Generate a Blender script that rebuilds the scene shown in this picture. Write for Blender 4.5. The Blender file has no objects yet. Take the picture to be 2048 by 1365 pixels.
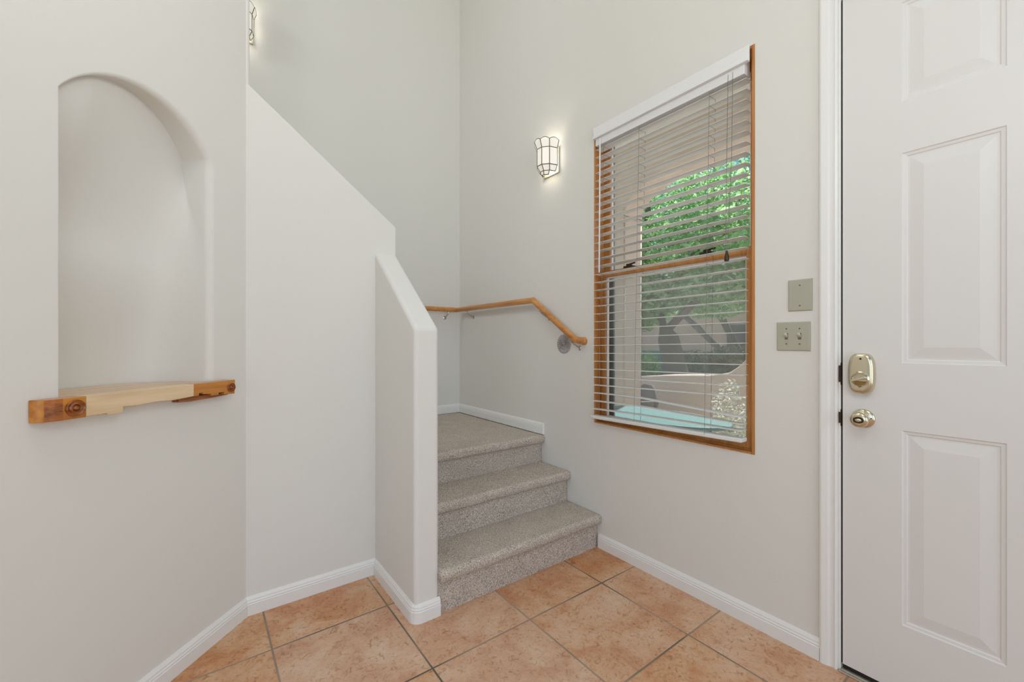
import bpy, bmesh, math, random
from mathutils import Vector, Matrix, noise
random.seed(7)
C = bpy.context.scene.collection
PI = math.pi
Q = math.sqrt(.5)

# ------------------------------------------------------------------ camera, world, sun, lights, exposure
cam_d = bpy.data.cameras.new('camera'); cam = bpy.data.objects.new('camera', cam_d); C.objects.link(cam)
cam_d.sensor_width = 36; cam_d.sensor_fit = 'HORIZONTAL'; cam_d.lens = 36 * 842 / 2048
cam_d.shift_y = 2.5 / 2048; cam_d.clip_start = .02; cam_d.clip_end = 300
cam.location = (0, 0, 1.2); cam.rotation_euler = (PI/2, 0, -math.atan(627/842))
bpy.context.scene.camera = cam
vs = bpy.context.scene.view_settings
vs.view_transform = 'Standard'; vs.look = 'None'; vs.gamma = 1; vs.use_curve_mapping = False; vs.exposure = -0.03

world = bpy.data.worlds.new('world'); bpy.context.scene.world = world; world.use_nodes = True
wn = world.node_tree.nodes; wl = world.node_tree.links; wn.clear()
wo = wn.new('ShaderNodeOutputWorld'); wb = wn.new('ShaderNodeBackground'); sky = wn.new('ShaderNodeTexSky')
sky.sky_type = 'HOSEK_WILKIE'; sky.turbidity = 3.0; sky.ground_albedo = .4
sky.sun_direction = Vector((.35, -.55, .75)).normalized()
wb.inputs['Strength'].default_value = 4.3
wl.new(sky.outputs[0], wb.inputs[0]); wl.new(wb.outputs[0], wo.inputs[0])

def lamp(name, typ, loc, energy, color=(1,1,1), rot=(0,0,0), **kw):
    d = bpy.data.lights.new(name, typ); d.energy = energy; d.color = color
    for k, v in kw.items(): setattr(d, k, v)
    o = bpy.data.objects.new(name, d); C.objects.link(o); o.location = loc; o.rotation_euler = rot
    return o
def aim(o, tgt):
    o.rotation_euler = (Vector(tgt) - o.location).to_track_quat('-Z', 'Y').to_euler()
sun = lamp('sun', 'SUN', (8, -8, 12), 9.0, (1, .96, .9), angle=.02); aim(sun, (8-.35*9, -8+.55*9+8, 0))
sun.rotation_euler = Vector((-.5, -.22, -.83)).to_track_quat('-Z', 'Y').to_euler()
# unseen fill areas added at the rear and west openings to brighten the room
a = lamp('fill_rear', 'AREA', (-.4, -3.62, 1.55), 43, (.96, .99, 1), shape='RECTANGLE', size=3.6, size_y=2.7); aim(a, (-.4, 0, 1.55))
a = lamp('fill_west', 'AREA', (-3.12, -1.2, 1.7), 17, (.96, .99, 1), shape='RECTANGLE', size=2.6, size_y=2.4); aim(a, (0, -1.2, 1.7))
a = lamp('fill_overhead', 'AREA', (.9, 1.2, 5.15), 13, (.96, .99, 1), shape='RECTANGLE', size=1.6, size_y=2.0)  # added overhead fill to brighten the stair treads, no roof opening modelled
a = lamp('fill_stairwell', 'AREA', (-1.6, 2.75, 3.6), 15, (.96, .99, 1), shape='RECTANGLE', size=.8, size_y=.8); aim(a, (1.8, 2.3, .9))  # unseen fill added behind the slanted wall to lift the wall under the handrail
lamp('fill_foyer', 'POINT', (.45, -.1, 2.3), 21, (.97, .99, 1), shadow_soft_size=.25)  # added soft point fill above the camera, no fixture hangs there
lamp('fill_niche', 'POINT', (-.25, 1.1, 2.95), 9, (.98, .99, 1), shadow_soft_size=.12)  # added point fill above and in front of the niche, no fixture there

# ------------------------------------------------------------------ materials
def mat(name, color=(.8,.8,.8), rough=.6, metal=0, bump=None, bscale=100, bstr=.1, bdist=.002, spec=.5, **kw):
    m = bpy.data.materials.new(name); m.use_nodes = True
    nt = m.node_tree; p = nt.nodes['Principled BSDF']
    p.inputs['Base Color'].default_value = (*color, 1); p.inputs['Roughness'].default_value = rough
    p.inputs['Metallic'].default_value = metal; p.inputs['Specular IOR Level'].default_value = spec
    if bump:
        tc = nt.nodes.new('ShaderNodeTexCoord'); n = nt.nodes.new('ShaderNodeTexNoise'); b = nt.nodes.new('ShaderNodeBump')
        n.inputs['Scale'].default_value = bscale; n.inputs['Detail'].default_value = 4
        b.inputs['Strength'].default_value = bstr; b.inputs['Distance'].default_value = bdist
        nt.links.new(tc.outputs['Object'], n.inputs['Vector']); nt.links.new(n.outputs[0], b.inputs['Height'])
        nt.links.new(b.outputs[0], p.inputs['Normal'])
    for k, v in kw.items(): p.inputs[k].default_value = v
    return m
def ramp(nt, src, stops):
    r = nt.nodes.new('ShaderNodeValToRGB'); e = r.color_ramp.elements
    while len(e) < len(stops): e.new(.5)
    for i, (p, c) in enumerate(stops): e[i].position = p; e[i].color = (*c, 1)
    nt.links.new(src, r.inputs[0]); return r
def srgb(r, g, b): return tuple(((c/255)/12.92 if c/255 <= .04045 else ((c/255+.055)/1.055)**2.4) for c in (r, g, b))

M = {}
M['wall'] = mat('painted drywall', srgb(229, 227, 221), .75, bump=1, bscale=160, bstr=.25, bdist=.0015, spec=.25)
M['ceil'] = mat('ceiling paint', srgb(232, 230, 224), .9)
M['trim'] = mat('white semi gloss trim', srgb(238, 237, 234), .35)
M['door'] = mat('white door paint', srgb(228, 226, 223), .42)
M['blind'] = mat('white blind vinyl', srgb(232, 232, 230), .45)
M['valance'] = mat('white valance vinyl', srgb(236, 236, 235), .4)
M['cord'] = mat('grey blind cord', srgb(128, 122, 114), .8)
M['plate'] = mat('putty plastic plate', srgb(178, 177, 160), .4)
M['toggle'] = mat('ivory toggle', srgb(205, 203, 188), .35)
M['screw'] = mat('dull screw', srgb(120, 116, 104), .4, .6)
M['nickel'] = mat('polished warm nickel', srgb(214, 205, 180), .16, 1)
M['steel'] = mat('brushed steel', srgb(190, 186, 178), .3, 1)
M['pewter'] = mat('pewter medallion', srgb(176, 172, 168), .5, .3)
M['black'] = mat('black rubber', srgb(26, 24, 20), .7)
M['brass_dark'] = mat('dark brown hardware', srgb(66, 52, 38), .4, .5)
M['came'] = mat('sconce metal came', srgb(118, 112, 96), .4, .7)
M['sill'] = mat('aluminium threshold', srgb(190, 182, 168), .4, .6)

def wood(name, c1, c2, rough=.35, axis=1, scale=14, coat=.3):
    m = mat(name, c1, rough); nt = m.node_tree; p = nt.nodes['Principled BSDF']
    tc = nt.nodes.new('ShaderNodeTexCoord'); mp = nt.nodes.new('ShaderNodeMapping')
    s = [1, 1, 1]; s[axis] = .07
    mp.inputs['Scale'].default_value = s
    n = nt.nodes.new('ShaderNodeTexNoise'); n.inputs['Scale'].default_value = scale*6; n.inputs['Detail'].default_value = 5; n.inputs['Distortion'].default_value = .6
    n2 = nt.nodes.new('ShaderNodeTexNoise'); n2.inputs['Scale'].default_value = scale; n2.inputs['Detail'].default_value = 2
    mx = nt.nodes.new('ShaderNodeMath'); mx.operation = 'ADD'
    nt.links.new(tc.outputs['Object'], mp.inputs[0]); nt.links.new(mp.outputs[0], n.inputs['Vector']); nt.links.new(mp.outputs[0], n2.inputs['Vector'])
    nt.links.new(n.outputs[0], mx.inputs[0]); nt.links.new(n2.outputs[0], mx.inputs[1])
    ml = nt.nodes.new('ShaderNodeMath'); ml.operation = 'MULTIPLY'; ml.inputs[1].default_value = .5; nt.links.new(mx.outputs[0], ml.inputs[0])
    r = ramp(nt, ml.outputs[0], [(.36, c2), (.62, c1)])
    nt.links.new(r.outputs[0], p.inputs['Base Color']); p.inputs['Coat Weight'].default_value = coat
    return m
M['oak'] = wood('varnished oak rail', srgb(214, 150, 80), srgb(178, 112, 50), .3, 1, 10)
M['oakx'] = wood('varnished oak frame', srgb(206, 142, 74), srgb(172, 108, 48), .35, 2, 10)
M['pine'] = wood('natural pine', srgb(234, 209, 172), srgb(212, 178, 134), .5, 0, 9, .1)
M['pinetop'] = wood('pine shelf top', srgb(232, 202, 172), srgb(206, 170, 136), .45, 0, 6, .15)
M['amber'] = wood('amber varnished pine', srgb(206, 136, 52), srgb(160, 88, 28), .28, 0, 10)
M['endgrain'] = wood('end grain', srgb(190, 110, 40), srgb(112, 56, 20), .35, 0, 20)

def carpet():
    m = mat('grey brown carpet', (.3,.27,.24), .95, spec=.1); nt = m.node_tree; p = nt.nodes['Principled BSDF']
    tc = nt.nodes.new('ShaderNodeTexCoord')
    v = nt.nodes.new('ShaderNodeTexNoise'); v.inputs['Scale'].default_value = 210; v.inputs['Detail'].default_value = 3; v.inputs['Roughness'].default_value = .7
    nt.links.new(tc.outputs['Object'], v.inputs['Vector'])
    n2 = nt.nodes.new('ShaderNodeTexNoise'); n2.inputs['Scale'].default_value = 9
    nt.links.new(tc.outputs['Object'], n2.inputs['Vector'])
    r = ramp(nt, v.outputs[0], [(.33, srgb(128, 117, 106)), (.5, srgb(204, 191, 178)), (.66, srgb(240, 230, 219))])
    mx = nt.nodes.new('ShaderNodeMix'); mx.data_type = 'RGBA'; mx.blend_type = 'MULTIPLY'; mx.inputs['Factor'].default_value = 1
    r2 = ramp(nt, n2.outputs[0], [(.3, (.9,.9,.9)), (.7, (1,1,1))])
    nt.links.new(r.outputs[0], mx.inputs['A']); nt.links.new(r2.outputs[0], mx.inputs['B'])
    nt.links.new(mx.outputs['Result'], p.inputs['Base Color'])
    b = nt.nodes.new('ShaderNodeBump'); b.inputs['Strength'].default_value = .8; b.inputs['Distance'].default_value = .004
    nt.links.new(v.outputs[0], b.inputs['Height']); nt.links.new(b.outputs[0], p.inputs['Normal'])
    return m
M['carpet'] = carpet()

def tile():
    m = mat('terracotta tile', (.4,.25,.15), .45, spec=.4); nt = m.node_tree; p = nt.nodes['Principled BSDF']; L = nt.links
    def math_(op, a, b=None, c=None):
        n = nt.nodes.new('ShaderNodeMath'); n.operation = op
        for i, v in enumerate((a, b, c)):
            if v is None: continue
            if isinstance(v, (int, float)): n.inputs[i].default_value = v
            else: L.new(v, n.inputs[i])
        return n.outputs[0]
    tc = nt.nodes.new('ShaderNodeTexCoord'); sp = nt.nodes.new('ShaderNodeSeparateXYZ'); L.new(tc.outputs['Object'], sp.inputs[0])
    u = math_('DIVIDE', math_('SUBTRACT', sp.outputs[0], .2305-4.6), .46); v = math_('DIVIDE', math_('SUBTRACT', sp.outputs[1], .934-4.6), .462)
    def edge(w):
        f = math_('FRACT', w); return math_('MINIMUM', f, math_('SUBTRACT', 1., f))
    e = math_('MINIMUM', edge(u), edge(v))
    cx = nt.nodes.new('ShaderNodeCombineXYZ'); L.new(math_('FLOOR', u), cx.inputs[0]); L.new(math_('FLOOR', v), cx.inputs[1])
    wnz = nt.nodes.new('ShaderNodeTexWhiteNoise'); L.new(cx.outputs[0], wnz.inputs[0])
    addv = nt.nodes.new('ShaderNodeVectorMath'); addv.operation = 'MULTIPLY_ADD'; L.new(cx.outputs[0], addv.inputs[0]); addv.inputs[1].default_value = (3.7, 5.3, 0); L.new(tc.outputs['Object'], addv.inputs[2])
    n1 = nt.nodes.new('ShaderNodeTexNoise'); n1.inputs['Scale'].default_value = 5; n1.inputs['Detail'].default_value = 9; n1.inputs['Roughness'].default_value = .68; n1.inputs['Distortion'].default_value = .4
    L.new(addv.outputs[0], n1.inputs['Vector'])
    r1 = ramp(nt, n1.outputs[0], [(.3, srgb(194, 140, 106)), (.45, srgb(208, 162, 130)), (.56, srgb(216, 178, 148)), (.7, srgb(222, 194, 172))])
    n2 = nt.nodes.new('ShaderNodeTexNoise'); n2.inputs['Scale'].default_value = 38; n2.inputs['Detail'].default_value = 5; n2.inputs['Roughness'].default_value = .62; n2.inputs['Distortion'].default_value = 1.6
    L.new(addv.outputs[0], n2.inputs['Vector'])
    r2 = ramp(nt, n2.outputs[0], [(.30, (.58,.44,.34)), (.41, (.90,.84,.77)), (.52, (1,1,1)), (.75, (1.0,1.0,1.0))])
    mx = nt.nodes.new('ShaderNodeMix'); mx.data_type = 'RGBA'; mx.blend_type = 'MULTIPLY'; mx.inputs['Factor'].default_value = .95
    L.new(r1.outputs[0], mx.inputs['A']); L.new(r2.outputs[0], mx.inputs['B'])
    hs = nt.nodes.new('ShaderNodeHueSaturation'); L.new(mx.outputs['Result'], hs.inputs['Color'])
    L.new(math_('MULTIPLY_ADD', wnz.outputs[0], .25, .92), hs.inputs['Saturation']); L.new(math_('MULTIPLY_ADD', wnz.outputs[0], -.06, 1.02), hs.inputs['Value'])
    # grout: pale grey to dark by patches
    ng = nt.nodes.new('ShaderNodeTexNoise'); ng.inputs['Scale'].default_value = 2.3; L.new(tc.outputs['Object'], ng.inputs['Vector'])
    rg = ramp(nt, ng.outputs[0], [(.42, srgb(166, 146, 124)), (.62, srgb(104, 96, 86))])
    mask = math_('LESS_THAN', e, .0075)
    mg = nt.nodes.new('ShaderNodeMix'); mg.data_type = 'RGBA'; L.new(mask, mg.inputs['Factor']); L.new(hs.outputs[0], mg.inputs['A']); L.new(rg.outputs[0], mg.inputs['B'])
    L.new(mg.outputs['Result'], p.inputs['Base Color'])
    mr = nt.nodes.new('ShaderNodeMapRange'); mr.inputs[1].default_value = .004; mr.inputs[2].default_value = .014; L.new(e, mr.inputs[0])
    b = nt.nodes.new('ShaderNodeBump'); b.inputs['Strength'].default_value = .6; b.inputs['Distance'].default_value = .003; L.new(mr.outputs[0], b.inputs['Height'])
    b2 = nt.nodes.new('ShaderNodeBump'); b2.inputs['Strength'].default_value = .12; b2.inputs['Distance'].default_value = .002; L.new(n2.outputs[0], b2.inputs['Height']); L.new(b.outputs[0], b2.inputs['Normal'])
    L.new(b2.outputs[0], p.inputs['Normal'])
    L.new(math_('MULTIPLY_ADD', mask, .35, .5), p.inputs['Roughness'])
    return m
M['tile'] = tile()

def glass(name, tr, col=(1,1,1), gl=.06):
    m = bpy.data.materials.new(name); m.use_nodes = True; nt = m.node_tree; nt.nodes.clear()
    o = nt.nodes.new('ShaderNodeOutputMaterial'); t = nt.nodes.new('ShaderNodeBsdfTransparent'); g = nt.nodes.new('ShaderNodeBsdfGlossy'); x = nt.nodes.new('ShaderNodeMixShader')
    t.inputs[0].default_value = (*col, 1); g.inputs['Roughness'].default_value = .02; x.inputs[0].default_value = gl
    nt.links.new(t.outputs[0], x.inputs[1]); nt.links.new(g.outputs[0], x.inputs[2]); nt.links.new(x.outputs[0], o.inputs[0]); return m
M['glass'] = glass('window glass', 1, (.95, .97, .96), .05)
def screen():
    m = bpy.data.materials.new('insect screen'); m.use_nodes = True; nt = m.node_tree; nt.nodes.clear()
    o = nt.nodes.new('ShaderNodeOutputMaterial'); t = nt.nodes.new('ShaderNodeBsdfTransparent'); g = nt.nodes.new('ShaderNodeBsdfDiffuse'); x = nt.nodes.new('ShaderNodeMixShader')
    g.inputs[0].default_value = (*srgb(230, 230, 228), 1); x.inputs[0].default_value = .22
    nt.links.new(t.outputs[0], x.inputs[1]); nt.links.new(g.outputs[0], x.inputs[2]); nt.links.new(x.outputs[0], o.inputs[0]); return m
M['screen'] = screen()
def lit_glass():
    m = mat('frosted sconce glass', srgb(238, 234, 222), .5); p = m.node_tree.nodes['Principled BSDF']
    p.inputs['Emission Color'].default_value = (1, .97, .91, 1); p.inputs['Emission Strength'].default_value = .30
    return m
M['litglass'] = lit_glass()
M['stucco'] = mat('tan stucco', srgb(218, 200, 186), .95, bump=1, bscale=60, bstr=.4, bdist=.004)
M['stucco_far'] = mat('pale tan stucco', srgb(206, 180, 164), .95)
M['ground'] = mat('pale gravel ground', srgb(192, 180, 168), .95, bump=1, bscale=30, bstr=.6, bdist=.02)
M['bark'] = mat('grey brown bark', srgb(112, 98, 90), .9, bump=1, bscale=14, bstr=.8, bdist=.03)
M['teal'] = mat('teal painted metal', srgb(84, 136, 140), .5)
M['chair'] = mat('grey brown chair', srgb(112, 104, 104), .8)
M['garage'] = mat('dark garage door', srgb(74, 74, 84), .6)
def leafmat(name, c1, c2, c3):
    m = mat(name, c1, .6, spec=.3); nt = m.node_tree; p = nt.nodes['Principled BSDF']
    g = nt.nodes.new('ShaderNodeNewGeometry'); r = ramp(nt, g.outputs['Random Per Island'], [(0, c1), (.5, c2), (1, c3)])
    nt.links.new(r.outputs[0], p.inputs['Base Color'])
    tr = nt.nodes.new('ShaderNodeBsdfTranslucent'); nt.links.new(r.outputs[0], tr.inputs[0])
    mx = nt.nodes.new('ShaderNodeMixShader'); mx.inputs[0].default_value = .45
    o = nt.nodes['Material Output']; nt.links.new(p.outputs[0], mx.inputs[1]); nt.links.new(tr.outputs[0], mx.inputs[2]); nt.links.new(mx.outputs[0], o.inputs[0])
    return m
M['leaf'] = leafmat('bright green leaves', srgb(128, 178, 104), srgb(160, 204, 138), srgb(204, 230, 188))
M['leaf2'] = leafmat('blue green leaves', srgb(104, 162, 130), srgb(140, 196, 166), srgb(176, 218, 196))
M['hedge'] = leafmat('dusty green leaves', srgb(116, 122, 100), srgb(146, 150, 124), srgb(172, 172, 150))
M['pale'] = leafmat('pale flowering leaves', srgb(190, 196, 176), srgb(226, 228, 214), srgb(240, 240, 232))

# ------------------------------------------------------------------ mesh helpers
def obj(name, bm, m, parent=None, smooth=False, bevel=0, seg=3, loc=None, rot=None, angle=.6):
    bmesh.ops.recalc_face_normals(bm, faces=bm.faces)
    me = bpy.data.meshes.new(name); bm.to_mesh(me); bm.free()
    for mm in (m if isinstance(m, (list, tuple)) else [m]): me.materials.append(M[mm] if isinstance(mm, str) else mm)
    if smooth or bevel:
        for p in me.polygons: p.use_smooth = True
        me.set_sharp_from_angle(angle=angle)
    o = bpy.data.objects.new(name, me); C.objects.link(o)
    if parent: o.parent = parent
    if loc: o.location = loc
    if rot: o.rotation_euler = rot
    if bevel:
        b = o.modifiers.new('bevel', 'BEVEL'); b.width = bevel; b.segments = seg; b.limit_method = 'ANGLE'; b.angle_limit = math.radians(25); b.harden_normals = True
    return o
def tag(o, label=None, cat=None, group=None, kind=None):
    if label: o['label'] = label
    if cat: o['category'] = cat
    if group: o['group'] = group
    if kind: o['kind'] = kind
    return o
def empty(name, loc=(0,0,0), rz=0, **kw):
    o = bpy.data.objects.new(name, None); C.objects.link(o); o.location = loc; o.rotation_euler = (0, 0, rz); o.empty_display_size = .05
    return tag(o, **kw)
def struct(name, bm, m, label=None, **kw):
    o = obj(name, bm, m, **kw); tag(o, label, kind='structure'); return o
def box(bm, x0, x1, y0, y1, z0, z1, mi=0):
    v = [bm.verts.new((x, y, z)) for x in (x0, x1) for y in (y0, y1) for z in (z0, z1)]
    fs = [bm.faces.new([v[i] for i in f]) for f in ((0,1,3,2),(4,6,7,5),(0,4,5,1),(2,3,7,6),(0,2,6,4),(1,5,7,3))]
    for f in fs: f.material_index = mi
    return v
def prism(bm, pts, f0, f1, mapf):
    """closed outline pts (a,b) extruded from f0 to f1 through mapf(a,b,f)"""
    lo = [bm.verts.new(mapf(a, b, f0)) for a, b in pts]; hi = [bm.verts.new(mapf(a, b, f1)) for a, b in pts]
    bm.faces.new(lo); bm.faces.new(hi[::-1])
    n = len(pts)
    for i in range(n): bm.faces.new((lo[i], lo[(i+1) % n], hi[(i+1) % n], hi[i]))
def tube(bm, pts, r, n=12, cap=True, radii=None):
    pts = [Vector(p) for p in pts]; rings = []
    for i, p in enumerate(pts):
        if i == 0: d = (pts[1]-p).normalized(); sc = 1
        elif i == len(pts)-1: d = (p-pts[-2]).normalized(); sc = 1
        else:
            a = (p-pts[i-1]).normalized(); b = (pts[i+1]-p).normalized(); d = (a+b).normalized()
            sc = 1/max(.3, math.cos(a.angle(b)/2))
        up = Vector((0,0,1)) if abs(d.z) < .95 else Vector((0,1,0))
        x = d.cross(up).normalized(); y = d.cross(x).normalized()
        rr = radii[i] if radii else r
        # mitre: stretch in the plane of the bend
        if sc != 1:
            bend = ((pts[i+1]-p).normalized() - (p-pts[i-1]).normalized()).normalized()
        ring = []
        for k in range(n):
            t = 2*PI*k/n; o = x*math.cos(t)*rr + y*math.sin(t)*rr
            if sc != 1: o += bend*o.dot(bend)*(sc-1)
            ring.append(bm.verts.new(p+o))
        rings.append(ring)
    for a, b in zip(rings, rings[1:]):
        for k in range(n): bm.faces.new((a[k], a[(k+1) % n], b[(k+1) % n], b[k]))
    if cap: bm.faces.new(rings[0][::-1]); bm.faces.new(rings[-1])
def lathe(bm, prof, mtx, n=32, sx=1, sy=1):
    """profile (r,h) about local z, mapped by mtx"""
    rings = []
    for r, h in prof:
        if r < 1e-6: rings.append([bm.verts.new(mtx @ Vector((0,0,h)))])
        else: rings.append([bm.verts.new(mtx @ Vector((r*sx*math.cos(2*PI*k/n), r*sy*math.sin(2*PI*k/n), h))) for k in range(n)])
    for a, b in zip(rings, rings[1:]):
        for k in range(n):
            k2 = (k+1) % n
            if len(a) == 1 and len(b) == 1: continue
            if len(a) == 1: bm.faces.new((a[0], b[k2], b[k]))
            elif len(b) == 1: bm.faces.new((a[k], a[k2], b[0]))
            else: bm.faces.new((a[k], a[k2], b[k2], b[k]))
def sweep(bm, path, prof, side=1):
    """2d path (x,y); prof list of (out, z); out is measured to the right of travel * side; mitred"""
    n = len(path); rows = []
    P = [Vector(p) for p in path]
    for i, p in enumerate(P):
        def nrm(a, b):
            d = (b-a).normalized(); return Vector((d.y, -d.x))*side
        if i == 0: m = nrm(P[0], P[1])
        elif i == n-1: m = nrm(P[-2], P[-1])
        else:
            a = nrm(P[i-1], p); b = nrm(p, P[i+1]); m = (a+b).normalized(); m = m/max(.2, m.dot(a))
        rows.append([bm.verts.new((p.x+m.x*o, p.y+m.y*o, z)) for o, z in prof])
    k = len(prof)
    for a, b in zip(rows, rows[1:]):
        for j in range(k): bm.faces.new((a[j], a[(j+1) % k], b[(j+1) % k], b[j]))
    bm.faces.new(rows[0]); bm.faces.new(rows[-1][::-1])

# ------------------------------------------------------------------ room dimensions
W = 1.885; YB = 3.32; CH = 5.2; YK = 2.18; XL = -3.0; YR = -3.5
CX, CY = .167, 2.18                       # corner where the slanted wall meets the stair wall
def w45(s, p, z): return (CX - s*Q + p*Q, CY - s*Q - p*Q, z)
S_END = 1.6
EX, EY, _ = w45(S_END, 0, 0)

bm = bmesh.new(); box(bm, XL-.1, W+.02, YR-.1, YB+.02, -.08, 0)
struct('floor', bm, 'tile', 'orange-tan square stone-look floor tiles with grey grout')
bm = bmesh.new(); box(bm, XL-.15, W+.15, YR-.15, YB+.13, CH, CH+.1); struct('ceiling', bm, 'ceil')

# window wall: opening for window and door
WY0, WY1, WZ0, WZ1 = .813, 1.713, .724, 2.462
DY0, DY1, DZ1 = -.425, .524, 2.47
bm = bmesh.new(); T = W+.14
for y0, y1, z0, z1 in ((YR-.1, DY0, 0, CH), (DY0, DY1, DZ1, CH), (DY1, WY0, 0, CH), (WY0, WY1, 0, WZ0), (WY0, WY1, WZ1, CH), (WY1, YB+.13, 0, CH)):
    box(bm, W, T, y0, y1, z0, z1)
bmesh.ops.remove_doubles(bm, verts=bm.verts, dist=1e-5)
struct('wall_right', bm, 'wall', 'white painted wall holding the window and the entry door')
bm = bmesh.new(); box(bm, XL-.15, W, YB, YB+.13, 0, CH); struct('wall_back', bm, 'wall', 'tall white wall behind the stair landing')
# stair wall (full height to the left, sloped guard wall to the right)
bm = bmesh.new()
prism(bm, [(XL, 0), (.853, 0), (.853, 1.815), (.181, 2.338), (.181, CH), (XL, CH)], YK, YK+.12, lambda a, b, f: (a, f, b))
struct('wall_stair', bm, 'wall', 'white stair guard wall with a top edge sloping down to the right', bevel=.012, seg=4)
bm = bmesh.new()
prism(bm, [(1.682, 0), (YK+.06, 0), (YK+.06, 1.667), (YK-.002, 1.667), (1.682, 1.262)], .737, .853, lambda a, b, f: (f, a, b))
struct('wall_newel', bm, 'wall', 'short white end wall beside the first steps with a sloped top', bevel=.02, seg=5)

# slanted wall with arched niche
NS0, NS1, NR, NZC, NB = .189, .677, .289, 2.05-.289, 1.03
NM = (NS0+NS1)/2; NH = (NS1-NS0)/2
def arch_z(s): return NZC + math.sqrt(max(0, NR*NR-(s-NM)**2))
outline = []
outline.append((NS0, NB, -1, 0)); 
for i in range(24): outline.append((NS0, NB+(arch_z(NS0)-NB)*(i+1)/25, -1, 0))
a0 = math.asin(NH/NR)
for i in range(49):
    t = -a0 + 2*a0*i/48; s = NM+NR*math.sin(t); z = NZC+NR*math.cos(t)
    nx, nz = math.sin(t), math.cos(t)
    w = min(1, max(0, (min(i, 48-i))/5.)); 
    bx = -1 if i < 24 else 1
    nx, nz = nx*w+bx*(1-w), nz*w; l = math.hypot(nx, nz)
    outline.append((s, z, nx/l, nz/l))
for i in range(25): outline.append((NS1, arch_z(NS1)-(arch_z(NS1)-NB)*(i+1)/25, 1, 0))
def niche_back(s):
    u = min(1, abs((s-NM)/NH)); return .17*max(0, 1-u**5)**.5
def crease(s): return max(.03, .02+(.616-s)*.235)
def sm(t): t = max(0, min(1, t)); return t*t*(3-2*t)
def niche_depth(s, z):
    k = sm((arch_z(s)-z)/.5)
    return max(.022, crease(s)*(1-k)+niche_back(s)*k*(1+.5*sm((1.5-z)/.45)))
r = .02
bm = bmesh.new()
# planar face with a hole
rect = [(0, 0), (S_END, 0), (S_END, CH), (0, CH)]
rv = [bm.verts.new(w45(s, 0, z)) for s, z in rect]; es = [bm.edges.new((rv[i], rv[(i+1) % 4])) for i in range(4)]
def rad(i): return .024 + (.005-.024)*sm((i-30)/44)
hv = [bm.verts.new(w45(s+nx*rad(i), 0, z+nz*rad(i))) for i, (s, z, nx, nz) in enumerate(outline)]
es += [bm.edges.new((hv[i], hv[(i+1) % len(hv)])) for i in range(len(hv))]
bmesh.ops.triangle_fill(bm, edges=es, use_beauty=True)
flat = list(bm.faces)
# bullnose + soffit/reveal running back to the curved rear face
rows = []
for i, (s, z, nx, nz) in enumerate(outline):
    row = []; r = rad(i)
    for k in range(6):
        t = PI/2*k/5; row.append(bm.verts.new(w45(s+nx*r*(1-math.sin(t)), -r*(1-math.cos(t)), z+nz*r*(1-math.sin(t)))))
    d = max(niche_depth(s, z), r+.002)
    for k in range(1, 4): row.append(bm.verts.new(w45(s, -(r+(d-r)*k/3), z)))
    rows.append(row)
for a, b in zip(rows, rows[1:]):
    for k in range(len(a)-1): bm.faces.new((a[k], a[k+1], b[k+1], b[k]))
# rear face grid
NSX = 48; NZ = 60; grid = []
for i in range(NSX+1):
    t = -PI/2+PI*i/NSX; s = NM+NH*math.sin(t); zt = arch_z(s)
    grid.append([bm.verts.new(w45(s, -max(niche_depth(s, NB+(zt-NB)*j/NZ), (.024 if s < NM else .005)+.002), NB+(zt-NB)*j/NZ)) for j in range(NZ+1)])
for i in range(NSX):
    for j in range(NZ): bm.faces.new((grid[i][j], grid[i+1][j], grid[i+1][j+1], grid[i][j+1]))
for a, b in ((0, 1),):
    bm.faces.new([grid[i][0] for i in range(NSX+1)])
o = struct('wall_left', bm, 'wall', 'slanted white wall with a tall arched niche above a wooden shelf')
for i, p in enumerate(o.data.polygons): p.use_smooth = i >= len(flat)
o.data.set_sharp_from_angle(angle=.75)
# closure of the slanted block beyond the picture
bm = bmesh.new(); prism(bm, [(EX+.001, EY), (EX+.001, EY+.12), (XL, EY+.12), (XL, EY)], 0, CH, lambda a, b, f: (a, b, f)); struct('wall_alcove', bm, 'wall')
bm = bmesh.new(); box(bm, XL-.12, XL, YR, -2.5, 0, CH); box(bm, XL-.12, XL, .1, YB, 0, CH); box(bm, XL-.12, XL, -2.5, .1, 0, .5); box(bm, XL-.12, XL, -2.5, .1, 2.9, CH)
struct('wall_west', bm, 'wall')
bm = bmesh.new(); y0, y1 = YR-.1, YR
box(bm, XL, -2.2, y0, y1, 0, CH); box(bm, 1.7, W, y0, y1, 0, CH); box(bm, -2.2, 1.7, y0, y1, 0, .2); box(bm, -2.2, 1.7, y0, y1, 2.9, 3.35); box(bm, -2.2, 1.7, y0, y1, 4.85, CH)
struct('wall_front', bm, 'wall')

# ------------------------------------------------------------------ baseboards
def bprof(h=.08, t=.014):
    return [(0, 0), (t, 0), (t, h*.60), (t-.003, h*.64), (t-.001, h*.70), (t-.004, h*.78), (t-.004, h*.84), (t-.008, h*.93), (t-.011, h), (0, h)]
def baseboard(name, path, side, z=0, h=.08, label=None):
    bm = bmesh.new(); sweep(bm, path, [(o, zz+z) for o, zz in bprof(h)], side)
    return struct(name, bm, 'trim', label, smooth=False)
arc = [(.737+.03-.03*math.cos(t), 1.682+.03-.03*math.sin(t)) for t in (0, PI/8, PI/4, 3*PI/8, PI/2)]
arc2 = [(.853-.012*math.cos(t), 1.682) for t in (PI/2,)]
baseboard('baseboard_left', [w45(S_END, 0, 0)[:2], (CX, CY), (.737, YK)] + arc + [(.853, 1.682)], 1, label='white moulded baseboard following the slanted wall and stair end wall')
baseboard('baseboard_right', [(W, 1.675), (W, .58)], 1, label='white moulded baseboard under the window')
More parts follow.
